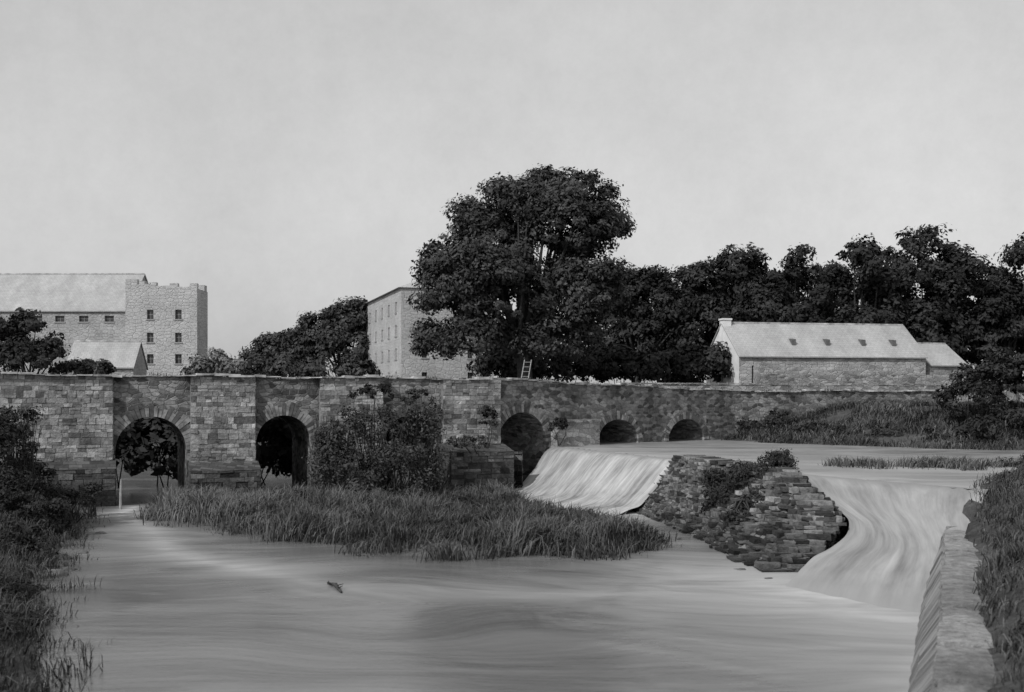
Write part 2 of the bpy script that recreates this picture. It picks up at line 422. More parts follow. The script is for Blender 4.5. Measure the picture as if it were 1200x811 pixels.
def loft(name, rows, mat, n=50, m=40, parent=None, rough=0.02):
    def samp(P, t):
        P = np.array(P, float); d = np.r_[0, np.cumsum(np.linalg.norm(np.diff(P, axis=0), axis=1))]; d /= d[-1]
        return np.array([np.interp(t, d, P[:, k]) for k in range(3)]).T
    ts = np.linspace(0, 1, n); K = [samp(P, ts) for P in rows]; V = []; U = []; Fc = []
    L = np.linalg.norm(K[0][-1]-K[0][0]); q = len(K)-1
    for j in range(m):
        s = j/(m-1)*q; k = min(int(s), q-1); f = s-k
        p0 = K[max(k-1, 0)]; p1 = K[k]; p2 = K[k+1]; p3 = K[min(k+2, q)]
        pp = .5*((2*p1)+(-p0+p2)*f+(2*p0-5*p1+4*p2-p3)*f*f+(-p0+3*p1-3*p2+p3)*f**3)
        for i in range(n):
            p = pp[i].copy(); e = math.sin(j/(m-1)*math.pi)
            p[2] += rough*(math.sin(i*.37+j*.21)+math.sin(i*.83-j*.33+1)+math.sin(j*.7+i*.2))*e
            V.append(tuple(p)); U.append((ts[i]*L, j/(m-1)*3))
    for j in range(m-1):
        for i in range(n-1): Fc.append((j*n+i, (j+1)*n+i, (j+1)*n+i+1, j*n+i+1))
    return mesh_obj(name, V, Fc, mat, parent, True, U)
loft('waterfall', [[(2.7, 73.2, 2.72), (5.9, 65, 2.72), (9.0, 57.1, 2.72)], [(2.2, 72.3, 2.4), (5.4, 64.3, 2.4), (8.5, 57, 2.45)], [(1.3, 70.6, 1.2), (4.3, 63.2, 1.1), (7.4, 56.9, 1.2)],
                   [(.4, 69.2, .4), (3.4, 62.4, .35), (6.6, 56.6, .4)], [(-.5, 68.0, .1), (2.4, 61.2, .08), (5.6, 55.8, .1)], [(-1.2, 67.2, -.06), (1.6, 60.2, -.06), (4.9, 54.8, -.06)]], M_fall, 60, 44, rough=.025)
loft('weir_water_slide', [[(11.7, 48, 2.72), (14, 43.5, 2.72), (16.9, 38.9, 2.72)], [(12.0, 46.8, 2.55), (13.9, 42.8, 2.5), (16.5, 38.4, 2.5)], [(12.3, 45.6, 2.0), (13.9, 41.9, 1.85), (16.0, 37.6, 1.85)],
                          [(12.9, 42.6, 1.4), (13.7, 39.8, 1.25), (15.4, 36.2, 1.2)], [(12.1, 39.9, .95), (13.2, 37.4, .8), (14.8, 34.6, .75)], [(10.4, 38.0, .42), (12.1, 35.2, .35), (14.1, 32.3, .32)], [(9.4, 36.3, .14), (11.2, 33.0, .12), (13.4, 30.0, .12)], [(8.4, 34.2, -.05), (10.2, 30.4, -.05), (12.2, 27.0, -.05)]], M_fall2, 60, 80)

# ------------------------------------------------------------------ bridge
BP = [(-40, 54.1), (-1.8, 69.04), (14.9, 84.24), (17.5, 86.0), (36.5, 93.5)]
segL = [0]
for i in range(1, len(BP)): segL.append(segL[-1]+math.dist(BP[i], BP[i-1]))
def bpos(s, off=0.0):
    s = max(0, min(segL[-1], s))
    i = max(k for k in range(len(BP)-1) if segL[k] <= s+1e-9)
    t = (s-segL[i])/(segL[i+1]-segL[i]); a, b = BP[i], BP[i+1]
    tx, ty = (b[0]-a[0])/(segL[i+1]-segL[i]), (b[1]-a[1])/(segL[i+1]-segL[i])
    return (a[0]+(b[0]-a[0])*t+ty*off, a[1]+(b[1]-a[1])*t-tx*off), (tx, ty), (ty, -tx)
def s_at_px(px):
    k = (px-600)/F
    for i in range(len(BP)-1):
        (x1, y1), (x2, y2) = BP[i], BP[i+1]
        t = (k*y1-x1)/((x2-x1)-k*(y2-y1))
        if -1e-6 <= t <= 1+1e-6: return segL[i]+t*(segL[i+1]-segL[i])
    return segL[-1]
arches = []
for a, b, crown in ((135, 219, 4.9), (300, 365, 4.92), (450, 513, 4.9), (583, 640, 5.0), (700, 748, 4.42), (783, 825, 4.35)):
    s0, s1 = s_at_px(a), s_at_px(b); hw = (s1-s0)/2; arches.append(((s0+s1)/2, hw, crown))
def ztop(s): return float(np.interp(s, [0, segL[1], segL[1]+10, segL[2], segL[3], segL[4]], [7.2, 7.08, 6.85, 6.5, 6.4, 6.45]))+0.05*math.sin(s*.6)+.03*math.sin(s*1.9)
bridge = empty('stone_arch_bridge', (-1.8, 69.04, 0))
zbase = -1.2
full = [(0, zbase)]
ev = sorted([('a', a[0]-a[1], a) for a in arches]+[('b', x, None) for x in segL[1:-1]], key=lambda q: q[1])
for kind, sp, a in ev:
    last = full[-1][0]
    n = max(1, int((sp-last)/1.0))
    for k in range(1, n): full.append((last+(sp-last)*k/n, zbase))
    if kind == 'b': full.append((sp, zbase))
    else:
        c, hw, cr = a; rise = min(hw, 1.95 if cr > 4.6 else 1.6); zs = cr-rise
        full.append((c-hw, zbase))
        for k in range(25):
            th = math.pi*(1-k/24); full.append((c+hw*math.cos(th), zs+rise*math.sin(th)))
        full.append((c+hw, zbase))
last = full[-1][0]
for k in range(1, 20): full.append((last+(segL[-1]-last)*k/19, zbase))
V = []; Fc = []; WID = 6.5
for s, zb in full:
    zt = ztop(s)
    f, t, n = bpos(s, 0); bk, _, _ = bpos(s, -WID); pi, _, _ = bpos(s, -.45)
    V += [(f[0], f[1], zb), (f[0], f[1], zt), (pi[0], pi[1], zt), (pi[0], pi[1], zt-1.1), (bk[0], bk[1], zt-1.1), (bk[0], bk[1], zb)]
for i in range(len(full)-1):
    a = i*6; b = a+6; same = abs(full[i][0]-full[i+1][0]) < 1e-6
    if not same:
        for k in range(5): Fc.append((a+k, b+k, b+k+1, a+k+1))
    if not (full[i][1] == zbase and full[i+1][1] == zbase and not same): Fc.append((a, a+5, b+5, b))
Fc.append((0, 1, 2, 3, 4, 5))
mesh_obj('spandrel_walls_and_barrels', V, Fc, M_rub, bridge)
V = []; Fc = []
for s in np.arange(0, segL[-1], 1.2):
    (x, y), t, n = bpos(s, -WID+.25); boxv(V, Fc, (x, y), t, n, .62, .22, 5.2, ztop(s)+.12, .015)
mesh_obj('far_parapet', V, Fc, M_wall, bridge)

def coursed(V, Fc, T, org, t, n, L, z0, ztf, lo=.17, hi=.42, wlo=.2, whi=.75, proud=.045):
    z = z0
    while z < ztf(0)-.05:
        h = random.uniform(lo, hi); u = -random.uniform(0, .3)
        zz = min(z+h, ztf(0)-.0)
        while u < L-.02:
            w = random.uniform(wlo, whi); u0 = max(u, 0); u1 = min(u+w, L)
            if L-u1 < .15: u1 = L
            hh = zz-z; r = random.random()
            if hh > .3 and r < .45: q = z+hh*random.uniform(.35, .65); sub = [(z, q), (q, zz)]
            else: sub = [(z, zz)]
            for (a, b) in sub:
                p = proud*random.uniform(.15, 1.0); g = .004; bl = len(V); jz = .024
                c = [(u0+g, a+g), (u1-g, a+g), (u1-g, b-g), (u0+g, b-g)]
                for (uu, vv) in c: V.append((org[0]+t[0]*uu-n[0]*.03, org[1]+t[1]*uu-n[1]*.03, vv))
                for (uu, vv) in c:
                    uu = (uu-(u0+u1)/2)*.95+(u0+u1)/2+random.uniform(-jz, jz); vv = (vv-(a+b)/2)*.93+(a+b)/2+random.uniform(-jz, jz)
                    pp = p+random.uniform(-.015, .015)
                    V.append((org[0]+t[0]*uu+n[0]*pp, org[1]+t[1]*uu+n[1]*pp, vv))
                for f in ((4, 5, 6, 7), (0, 1, 5, 4), (1, 2, 6, 5), (2, 3, 7, 6), (3, 0, 4, 7)): Fc.append(tuple(bl+i for i in f))
                r = random.random(); tv = random.uniform(.0, .3) if r < .22 else (random.uniform(.3, .65) if r < .76 else random.uniform(.7, 1.0))
                T += [tv]*8
            u = u1
        z = zz
V = []; Fc = []; T = []; V2 = []; F2 = []; T2 = []; V3 = []; F3 = []; V4 = []; F4 = []
pil = []
for (a, b, pr, cw, ch) in ((-140, 133, .35, .5, 2.3), (222, 299, .38, 1.2, 2.1), (373, 448, .38, 1.4, 2.1), (516, 581, .45, 2.0, 2.9)):
    s0 = s_at_px(a) if a > -130 else 4; s1 = s_at_px(b); sm = (s0+s1)/2; hl = (s1-s0)/2-.04; pil.append((s0, s1))
    (x, y), t, n = bpos(sm, pr/2-.02); boxv(V3, F3, (x, y), t, n, hl, pr/2, -1.2, ztop(sm)-.0)
    (x, y), t, n = bpos(s0+.04, pr-.02)
    coursed(V, Fc, T, (x, y), t, n, 2*hl, ch-.6, lambda q: ztop(sm)-.02)
    (x, y), t, n = bpos(s1-.04, pr-.02); coursed(V, Fc, T, (x, y), (-n[0], -n[1]), t, pr, ch-.6, lambda q: ztop(sm)-.02)
    (x, y), t, n = bpos(sm, cw/2+.2); boxv(V4, F4, (x, y), t, n, hl+.12, cw/2+.2, -1.2, ch-.25)
    (x, y), t, n = bpos(s0-.08, cw+.4); coursed(V2, F2, T2, (x, y), t, n, 2*hl+.24, -.5, lambda q: ch-.24, .25, .4, .4, 1.1, .07)
    (x, y), t, n = bpos(s1+.08, cw+.4); coursed(V2, F2, T2, (x, y), (-n[0], -n[1]), t, cw+.4, -.5, lambda q: ch-.24, .25, .4, .4, 1.1, .07)
    (x, y), t, n = bpos(sm, pr-.05); bb = len(V4); h2 = hl+.15; q = cw+.5-pr
    for al, of, z in ((-1, 0, ch-.24), (1, 0, ch-.24), (1, q, ch-.24), (-1, q, ch-.24), (-1, 0, ch+.2), (1, 0, ch+.2)):
        V4.append((x+t[0]*h2*al+n[0]*of, y+t[1]*h2*al+n[1]*of, z))
    F4 += [(bb+3, bb+2, bb+5, bb+4), (bb+0, bb+3, bb+4), (bb+1, bb+5, bb+2)]
mesh_obj('pilaster_cores', V3, F3, M_joint, bridge)
mesh_obj('pier_pilasters', V, Fc, M_block, bridge, tint=T)
M_cut = ashlar('cutwater_core', 0.05, 0.14, 0.05, 0.7, 0.3, 0.5, wet=(0.3, 1.8))
mesh_obj('cutwater_cores', V4, F4, M_cut, bridge)
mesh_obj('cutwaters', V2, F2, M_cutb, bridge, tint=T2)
V = []; Fc = []; s = 3.0
while s < segL[-1]-1:
    l = random.uniform(.4, 1.0); on = any(a-.3 <= s+l/2 <= b+.3 for a, b in pil)
    (x, y), t, n = bpos(s+l/2, .17 if on else -.18)
    boxv(V, Fc, (x, y), t, n, l/2-.012, .4 if on else .3, ztop(s)+.015, ztop(s)+random.uniform(.05, .17), .02)
    s += l
mesh_obj('coping_stones', V, Fc, M_cop, bridge)
V = []; Fc = []; mi = []
for (c, hw, cr) in arches:
    rise = min(hw, 1.95 if cr > 4.6 else 1.6); zs = cr-rise; N = 29; ring = .66 if cr > 4.6 else .5
    for k in range(N):
        t0 = math.pi*(1-(k+.06)/N); t1 = math.pi*(1-(k+.94)/N); rg = ring*random.uniform(.65, 1.25); pr = random.uniform(.01, .06)
        b = len(V)
        for off in (pr, -.3):
            for th, e in ((t0, 0), (t1, 0), (t1, rg), (t0, rg)):
                e2 = e-.01
                (x, y), _, _ = bpos(c+(hw+e2)*math.cos(th), off); V.append((x, y, zs+(rise+e2)*math.sin(th)))
        for f in ((0, 1, 2, 3), (7, 6, 5, 4), (0, 4, 5, 1), (1, 5, 6, 2), (2, 6, 7, 3), (3, 7, 4, 0)):
            Fc.append(tuple(b+i for i in f))
        mi += [random.choice((0, 1))]*6
mesh_obj('arch_voussoirs', V, Fc, None, bridge, mats=[M_vous, M_vous2], midx=mi)
V = []; Fc = []
(x, y), t, n = bpos(s_at_px(670), .35); boxv(V, Fc, (x, y), t, n, 2.0, .36, -1, 4.3)
boxv(V, Fc, (x, y), t, n, 2.1, .42, 4.31, 4.45)
mesh_obj('buttress', V, Fc, M_wall, bridge)

V = []; Fc = []
pts = [(9, 92.5), (17, 95), (37.2, 99.5), (60, 101)]
for i in range(3):
    (x1, y1), (x2, y2) = pts[i], pts[i+1]; L = math.dist(pts[i], pts[i+1]); t = ((x2-x1)/L, (y2-y1)/L); n = (t[1], -t[0]); k = 0
    while k < L:
        l = min(1.5, L-k); boxv(V, Fc, (x1+t[0]*(k+l/2), y1+t[1]*(k+l/2)), t, n, l/2+.004, .25, 4, 7.0+random.uniform(-.04, .04))
        boxv(V, Fc, (x1+t[0]*(k+l/2), y1+t[1]*(k+l/2)), t, n, l/2-.01, .32, 7.06, 7.2)
        k += l
mesh_obj('boundary_wall', V, Fc, M_wall)

# ------------------------------------------------------------------ buildings
def panel(V, Fc, GV, GF, FV, FF, p0, p1, z0, z1, ops, depth=.3):
    L = math.dist(p0, p1); t = ((p1[0]-p0[0])/L, (p1[1]-p0[1])/L); n = (t[1], -t[0])
    us = sorted(set([0, L]+[round(o[k], 4) for o in ops for k in (0, 1)])); vs = sorted(set([z0, z1]+[round(o[k], 4) for o in ops for k in (2, 3)]))
    P = lambda u, z, off=0: (p0[0]+t[0]*u+n[0]*off, p0[1]+t[1]*u+n[1]*off, z)
    for i in range(len(us)-1):
        for j in range(len(vs)-1):
            um, vm = (us[i]+us[i+1])/2, (vs[j]+vs[j+1])/2
            if any(o[0] < um < o[1] and o[2] < vm < o[3] for o in ops): continue
            b = len(V); V += [P(us[i], vs[j]), P(us[i+1], vs[j]), P(us[i+1], vs[j+1]), P(us[i], vs[j+1])]; Fc.append((b, b+1, b+2, b+3))
    for (u0, u1, v0, v1) in ops:
        c = [(u0, v0), (u1, v0), (u1, v1), (u0, v1)]
        for k in range(4):
            a, d = c[k], c[(k+1) % 4]; b = len(V); V += [P(*a), P(*d), P(*d, -depth), P(*a, -depth)]; Fc.append((b, b+1, b+2, b+3))
        b = len(GV); GV += [P(u, v, -depth+.02) for u, v in c]; GF.append((b, b+1, b+2, b+3))
        um = (u0+u1)/2; vm = (v0+v1)/2; w = .04
        for (a0, a1, c0, c1) in ((um-w/2, um+w/2, v0, v1), (u0, u1, vm-w/2, vm+w/2)):
            b = len(FV); o = -depth+.06 if c1-c0 > a1-a0 else -depth+.065
            FV += [P(a0, c0, o), P(a1, c0, o), P(a1, c1, o), P(a0, c1, o)]; FF.append((b, b+1, b+2, b+3))
        boxv(FV, FF, P(um, 0, .02)[:2], t, n, (u1-u0)/2+.1, .06, v0-.14, v0-.01)
def building(name, o, ang, L, W, z0, ze, zr, mw, mr, fw=(), lw=(), rw=(), hip=0, gable_mat=None, over=.25, flat=False):
    e = empty(name, (o[0], o[1], z0))
    t = (math.cos(ang), math.sin(ang)); m = (-t[1], t[0])
    A = o; B = (o[0]+t[0]*L, o[1]+t[1]*L); C = (B[0]+m[0]*W, B[1]+m[1]*W); D = (A[0]+m[0]*W, A[1]+m[1]*W)
    GV, GF, FV, FF = [], [], [], []
    V, Fc = [], []; panel(V, Fc, GV, GF, FV, FF, A, B, z0, ze, fw); panel(V, Fc, GV, GF, FV, FF, C, D, z0, ze, ())
    mesh_obj('walls', V, Fc, mw, e)
    V, Fc = [], []; panel(V, Fc, GV, GF, FV, FF, D, A, z0, ze, lw); panel(V, Fc, GV, GF, FV, FF, B, C, z0, ze, rw)
    R1 = ((A[0]+D[0])/2, (A[1]+D[1])/2); R2 = ((B[0]+C[0])/2, (B[1]+C[1])/2)
    if not hip and not flat:
        for p, q, r in ((D, A, R1), (B, C, R2)):
            b = len(V); V += [(*p, ze), (*q, ze), (*r, zr)]; Fc.append((b, b+1, b+2))
    mesh_obj('end_walls', V, Fc, gable_mat or mw, e)
    if GV: mesh_obj('window_panes', GV, GF, M_glass, e); mesh_obj('window_frames', FV, FF, M_frame, e)
    if not flat:
        V, Fc = [], []; ov = over; sl = (zr-ze)/(W/2); th = .12
        ex = ov*.5 if not hip else ov
        def pt(u, v, z): return (A[0]+t[0]*u+m[0]*v, A[1]+t[1]*u+m[1]*v, z)
        for dz in (.06, .06+th):
            V += [pt(-ex, -ov, ze-sl*ov+dz), pt(L+ex, -ov, ze-sl*ov+dz), pt(L+ex-hip, W/2, zr+dz), pt(-ex+hip, W/2, zr+dz), pt(L+ex, W+ov, ze-sl*ov+dz), pt(-ex, W+ov, ze-sl*ov+dz)]
        for b, fl in ((0, 1), (6, 0)):
            for f in ((0, 1, 2, 3), (3, 2, 4, 5)): Fc.append(tuple(b+i for i in (f[::-1] if fl else f)))
        for a, b in ((0, 1), (1, 2), (2, 4), (4, 5), (5, 3), (3, 0)):
            Fc.append((a, b, b+6, a+6))
        mesh_obj('roof', V, Fc, mr, e)
        V, Fc = [], []; boxv(V, Fc, pt(L/2, W/2, 0)[:2], t, m, L/2, .12, zr+.12, zr+.26, 0); mesh_obj('ridge_tiles', V, Fc, M_cop, e)
    return e, t, m
d = 130
wins = []
for px in (18, 44, 70, 98, 128):
    u = sx(px, d)+72; wins.append((u-.55, u+.55, sz(377, d), sz(370, d))); wins.append((u-.45, u+.45, sz(412, d), sz(400, d)))
building('mill_range', (-72, 130), 0.0, 72+sx(149, d), 12, 3, sz(364, d), sz(328, d)+1.2, M_mill2, M_slate2, wins)
d = 127; x0 = sx(147, d); x1 = sx(231, d); L = x1-x0
wins = []
for px in (176, 209):
    for py in (368, 395, 420, 446):
        u = sx(px, d)-x0; wins.append((u-.38, u+.38, sz(py+6, d), sz(py-5, d)))
tower, t, m = building('mill_tower', (x0, 127), 0.0, L, 4.4, 3, sz(338, d), 0, M_mill, M_slate, wins, flat=True)
V, Fc = [], []
zt = sz(338, d)
boxv(V, Fc, ((x0+x1)/2, 129.2), (1, 0), (0, 1), L/2-.05, 2.1, zt-.6, zt-.1)
mg = L/9.05
for (a, b, top) in ((0, 1.5, 327), (1.5, 3.0, 333), (3.0, 3.9, 331), (3.9, 5.6, 335), (5.6, 6.6, 332), (6.6, 8.1, 336), (8.1, 9.05, 332)):
    a *= mg; b *= mg
    boxv(V, Fc, (x0+(a+b)/2, 127.31), (1, 0), (0, 1), (b-a)/2-.004, .3, zt, sz(top, d), .02)
for (cx, cy, hh) in ((x0+.6, 130.7, 1.2), (x1-.6, 130.7, .7)):
    boxv(V, Fc, (cx, cy), (1, 0), (0, 1), .55, .55, zt-.5, zt+hh)
mesh_obj('parapet', V, Fc, M_mill, tower)
d = 112
building('outbuilding', (sx(78, d), 112), .1, 6.6, 6, 3, sz(430, d), sz(400, d), M_mill2, M_slate2, [(1, 1.8, 6.5, 7.6)])
ang = math.atan2(9.3, 30)
Lm = 31.4; wl = []
for k in range(7):
    for r in range(5):
        u = 3.0+k*4.2; z = 16.0-r*2.6; wl.append((Lm-u-.45, Lm-u+.45, z-.6, z+.6))
wf = [(u-.3, u+.3, 16-r*2.6-.5, 16-r*2.6+.5) for u in (2.6, 7.8) for r in range(5)]
tm, t, m = building('tall_mill', (-12.1, 120), ang, 10.5, Lm, 3, 18.0, 0, M_mill, M_slate, wf, wl, flat=True)
o = (-12.1, 120)
pt = lambda u, v, z: (o[0]+t[0]*u+m[0]*v, o[1]+t[1]*u+m[1]*v, z)
V = [pt(-.35, -.2, 17.95), pt(10.85, -.2, 17.95), pt(10.85, Lm+.2, 17.95), pt(-.35, Lm+.2, 17.95), pt(5.25, 3, 20.2), pt(5.25, Lm-3, 20.2)]
mesh_obj('roof', V, [(0, 1, 4), (1, 2, 5, 4), (2, 3, 5), (3, 0, 4, 5), (3, 2, 1, 0)], M_slate2, tm)
d = 105; x0 = sx(866, d); ang = .19; L = 19.6; W = 8.6
barn, t, m = building('stone_barn', (x0, 105), ang, L, W, 4, sz(417, d), sz(381, d)+.35, M_barn, M_slate2, [(1.3, 1.5, 5, 9.0)], [(2.4, 3.0, 8.3, 9.1), (5.4, 6.0, 8.3, 9.1)], gable_mat=M_gable)
pt = lambda u, v: (x0+t[0]*u+m[0]*v, 105+t[1]*u+m[1]*v)
V, Fc = [], []; boxv(V, Fc, pt(.35, W/2), t, m, .42, .5, 11.5, 13.6); boxv(V, Fc, pt(.35, W/2), t, m, .5, .58, 13.61, 13.78)
mesh_obj('chimney', V, Fc, M_gable, barn)
V, Fc = [], []; ze = sz(417, d); zr = sz(381, d)+.35; sl = (zr-ze)/(W/2)
for u in (6.2, 9.8, 13.6, 16.9):
    v = 1.2; b = len(V); q = .2; zb = ze+sl*v+.15
    for uu, vv, zz in ((u-q, v, zb+.05), (u+q, v, zb+.05), (u+q, v, zb+.65), (u-q, v, zb+.65), (u-q, v+.8, zb+.75), (u+q, v+.8, zb+.75)):
        V.append((*pt(uu, vv), zz))
    Fc += [(b, b+1, b+2, b+3), (b+3, b+2, b+5, b+4), (b, b+3, b+4), (b+1, b+5, b+2)]
mesh_obj('roof_vents', V, Fc, M_dark, barn)
V, Fc = [], []
boxv(V, Fc, pt(L/2+1.0, -1.2), t, m, L/2-1, .2, 4, sz(438, 103)); mesh_obj('yard_wall', V, Fc, M_wall)
building('lean_to_shed', (sx(1092, 109), 109.5), .25, 4.2, 7, 4, sz(428, 109), sz(402, 109), M_barn, M_slate2, [])

# ------------------------------------------------------------------ weir breakwater of masonry
key = {0.0: [(6.3, 57.8), (7.4, 50), (8.0, 44), (8.5, 37.4), (9.9, 37.4), (12.9, 42.8), (12.9, 48), (10.5, 58.5)],
       1.5: [(7.5, 57.9), (8.8, 50.5), (9.8, 45), (11.0, 41.4), (12.4, 41.0), (12.9, 44.0), (12.6, 48), (10.3, 58.3)],
       2.85: [(8.5, 58), (9.8, 52), (10.6, 48), (11.2, 46.4), (12.0, 46.4), (12.1, 47.6), (11.8, 49), (10.1, 58)]}
def outline(z):
    ks = sorted(key); z = max(0, min(2.85, z))
    a = max(k for k in ks if k <= z); b = min(k for k in ks if k >= z)
    t = 0 if a == b else (z-a)/(b-a)
    return [((1-t)*p[0]+t*q[0], (1-t)*p[1]+t*q[1]) for p, q in zip(key[a], key[b])]
V, Fc, T = [], [], []; z = -0.6
while z < 2.8:
    h = random.uniform(.11, .2)
    ol = outline(z+h/2)
    for i in range(len(ol)):
        a, b = ol[i], ol[(i+1) % len(ol)]; Ls = math.dist(a, b); k = 0; n = ((b[1]-a[1])/Ls, -(b[0]-a[0])/Ls)
        tx = ((b[0]-a[0])/Ls, (b[1]-a[1])/Ls)
        while k < Ls-.05:
            w = min(random.uniform(.2, .7), Ls-k); j = random.uniform(-.2, .1) if i < 5 else random.uniform(-.04, .04)
            if 2 <= i <= 4: j += random.uniform(-.05, .22)
            dz = random.uniform(-.03, .03); c = (a[0]+tx[0]*(k+w/2)-n[0]*(.5-j), a[1]+tx[1]*(k+w/2)-n[1]*(.5-j))
            if random.random() > .05:
                boxv(V, Fc, c, tx, n, w/2-.008, .5, z+.01, z+h+dz, .03)
                T += [random.uniform(0, 1)**1.4]*8
            k += w
    z += h
we = empty('weir_breakwater', (10, 48, 0))
M_wb = blockmat('breakwater_blocks', 0.04, 0.32, (-.3, 1.6), .7)
mesh_obj('facing_stones', V, Fc, M_wb, we, tint=T)
V, Fc = [], []
zs = [-.6, 0, .75, 1.5, 2.2, 2.72]
for z in zs:
    ol = outline(z); cx = np.mean([p[0] for p in ol]); cy = np.mean([p[1] for p in ol])
    for p in ol: 
        dd = math.hypot(p[0]-cx, p[1]-cy); q = max(0, 1-.3/dd); V.append((cx+(p[0]-cx)*q, cy+(p[1]-cy)*q, z))
for i in range(len(zs)-1):
    for k in range(8): Fc.append((i*8+k, i*8+(k+1) % 8, (i+1)*8+(k+1) % 8, (i+1)*8+k))
Fc.append(tuple(range(40, 48)))
mesh_obj('rubble_core', V, Fc, M_rubd, we)

# ------------------------------------------------------------------ embankment wall on the right
wallE = empty('river_wall', (11, 28, 0))
V, Fc = [], []
ys = np.arange(6, 39.3, .5)
for y in ys:
    x = 15.4+(y-39)*.403; zt = 1.0+(y-18)/21*.5; b = random.uniform(-.05, .05)
    V += [(x-.75, y+.3, -.5), (x-.4+b, y+.15, .4), (x-.06+b, y, zt-.2), (x+.02, y, zt-.12), (x+.98, y-.4, zt-.12), (x+1.1, y-.45, .3)]
mi = []
for i in range(len(ys)-1):
    for k in range(5):
        a = i*6+k; Fc.append((a, a+6, a+7, a+1)[::-1]); mi.append(0 if k < 2 else 1)
M_top = blockmat('wall_cap_stone', 0.19, 0.26, None, .45)
mesh_obj('battered_face', V, Fc, None, wallE, False, mats=[M_trick, M_top], midx=mi, tint=[.3]*len(V))
V, Fc, T = [], [], []; q = 0; tl = math.hypot(.403, 1); t = (.403/tl, 1/tl); n = (t[1], -t[0]); o = (15.4-33*.403, 6.0)
while q < 33*tl:
    l = random.uniform(1.4, 3.2); yy = 6+(q+l/2)*t[1]; zt = 1.0+(yy-18)/21*.5; e_ = random.uniform(-.04, .05)
    b0 = len(V); zt += random.uniform(-.02, .02); ns = 5
    # one long cap stone, worn wavy along its edges
    for k in range(ns+1):
        u = q+.01+(l-.02)*k/ns
        for off, zz in ((e_+random.uniform(-.03, .03), zt-.14), (e_+random.uniform(-.03, .02), zt-.02), (.5, zt+.015+random.uniform(-.012, .012)), (1.02+random.uniform(-.08, .05), zt-.02), (1.05, zt-.14)):
            V.append((o[0]+t[0]*u+n[0]*off, o[1]+t[1]*u+n[1]*off, zz))
    for k in range(ns):
        for j in range(4): Fc.append((b0+k*5+j, b0+k*5+j+1, b0+(k+1)*5+j+1, b0+(k+1)*5+j)[::-1])
    Fc += [tuple(b0+j for j in range(5)), tuple(b0+ns*5+j for j in range(5))[::-1]]
    T += [random.random()]*((ns+1)*5)
    q += l
mesh_obj('cap_stones', V, Fc, M_top, wallE, tint=T)

# river rocks
import bmesh
def rock(V, Fc, c, r, fl):
    bm = bmesh.new(); bmesh.ops.create_icosphere(bm, subdivisions=2, radius=1); b = len(V); o = random.uniform(0, 99)
    for v in bm.verts:
        q = v.co*(1+.25*math.sin(v.co.x*3+o)*math.cos(v.co.y*4+o)+.1*random.uniform(-1, 1))
        V.append((c[0]+q.x*r, c[1]+q.y*r*.8, c[2]+q.z*r*fl))
    for f in bm.faces: Fc.append(tuple(b+v.index for v in f.verts))
    bm.free()
V, Fc = [], []
for px, py, r in ((66, 655, .5), (80, 668, .35), (58, 675, .6), (96, 648, .3), (72, 640, .4), (105, 690, .25), (40, 690, .5), (118, 625, .3), (610, 590, .3), (795, 632, .3), (590, 584, .35), (780, 640, .22), (868, 668, .25), (900, 678, .2)):
    dd = 1287*6/(py-465); rock(V, Fc, (sx(px, dd), dd, -.05), r, .45)
mesh_obj('river_rocks', V, Fc, M_rock)

# ------------------------------------------------------------------ vegetation
FD = foliage_mat('foliage_dark', 0.012, 0.045)
FM = foliage_mat('foliage_mid', 0.016, 0.085)
FH = foliage_mat('foliage_hazed', 0.08, 0.2)  # lighter leaf colour stands in for aerial haze on far foliage
FR = foliage_mat('reed_blades', 0.02, 0.21)
d = 98
big = [lobe(662, 268, 68, 50, d), lobe(566, 290, 48, 42, d), lobe(620, 240, 42, 30, d), lobe(565, 258, 34, 24, d), lobe(530, 352, 34, 44, d, -2), lobe(600, 345, 70, 62, d, 0),
       lobe(680, 345, 42, 56, d), lobe(555, 398, 42, 30, d, -2), lobe(645, 402, 58, 34, d, 0), lobe(708, 258, 26, 28, d, 1), lobe(518, 315, 20, 28, d, 0), lobe(665, 228, 48, 20, d, 0), lobe(714, 335, 18, 20, d), lobe(503, 395, 14, 20, d)]
tree('broadleaf_tree', (1.2, 98, 4.8), big, .75, 84, 105, .22, .9, FM, inner=.4, rag=6)
def TR(name, base, lobes, **kw): return tree(name, base, lobes, .4, 58, 72, .29, .95, FD, inner=.3, rag=6, **kw)
d = 120
for bx, L_ in ((745, [(742, 355, 38, 38), (760, 405, 55, 42), (728, 330, 20, 16), (775, 338, 22, 22), (792, 365, 26, 32)]), (850, [(862, 318, 24, 26), (842, 350, 38, 36), (815, 335, 20, 24), (835, 398, 58, 46), (884, 322, 12, 16), (885, 370, 22, 40)]),
               (930, [(934, 318, 20, 20), (925, 350, 32, 34), (925, 395, 50, 46), (903, 355, 16, 24), (952, 352, 18, 26), (965, 380, 20, 34)]), (1003, [(1006, 308, 24, 24), (992, 345, 28, 38), (1028, 338, 24, 38), (1000, 400, 50, 46), (1040, 370, 22, 40)]),
               (1085, [(1088, 288, 28, 20), (1066, 325, 30, 38), (1106, 322, 20, 34), (1052, 345, 20, 30), (1085, 390, 50, 50), (1122, 365, 18, 40)]), (1185, [(1197, 302, 26, 24), (1180, 335, 30, 36), (1152, 350, 16, 34), (1195, 395, 55, 50), (1140, 400, 26, 40)]),
               (1270, [(1265, 330, 50, 55), (1260, 395, 60, 50)])):
    TR('woodland_tree', (sx(bx, d), d, 4.8), [lobe(*l, d, random.uniform(-3, 3)) for l in L_])
bush('hedgerow', [lobe(px, 432, 26, 22, 108) for px in range(585, 850, 28)], 20, 90, .3, .9, FD, 3, 4.5)
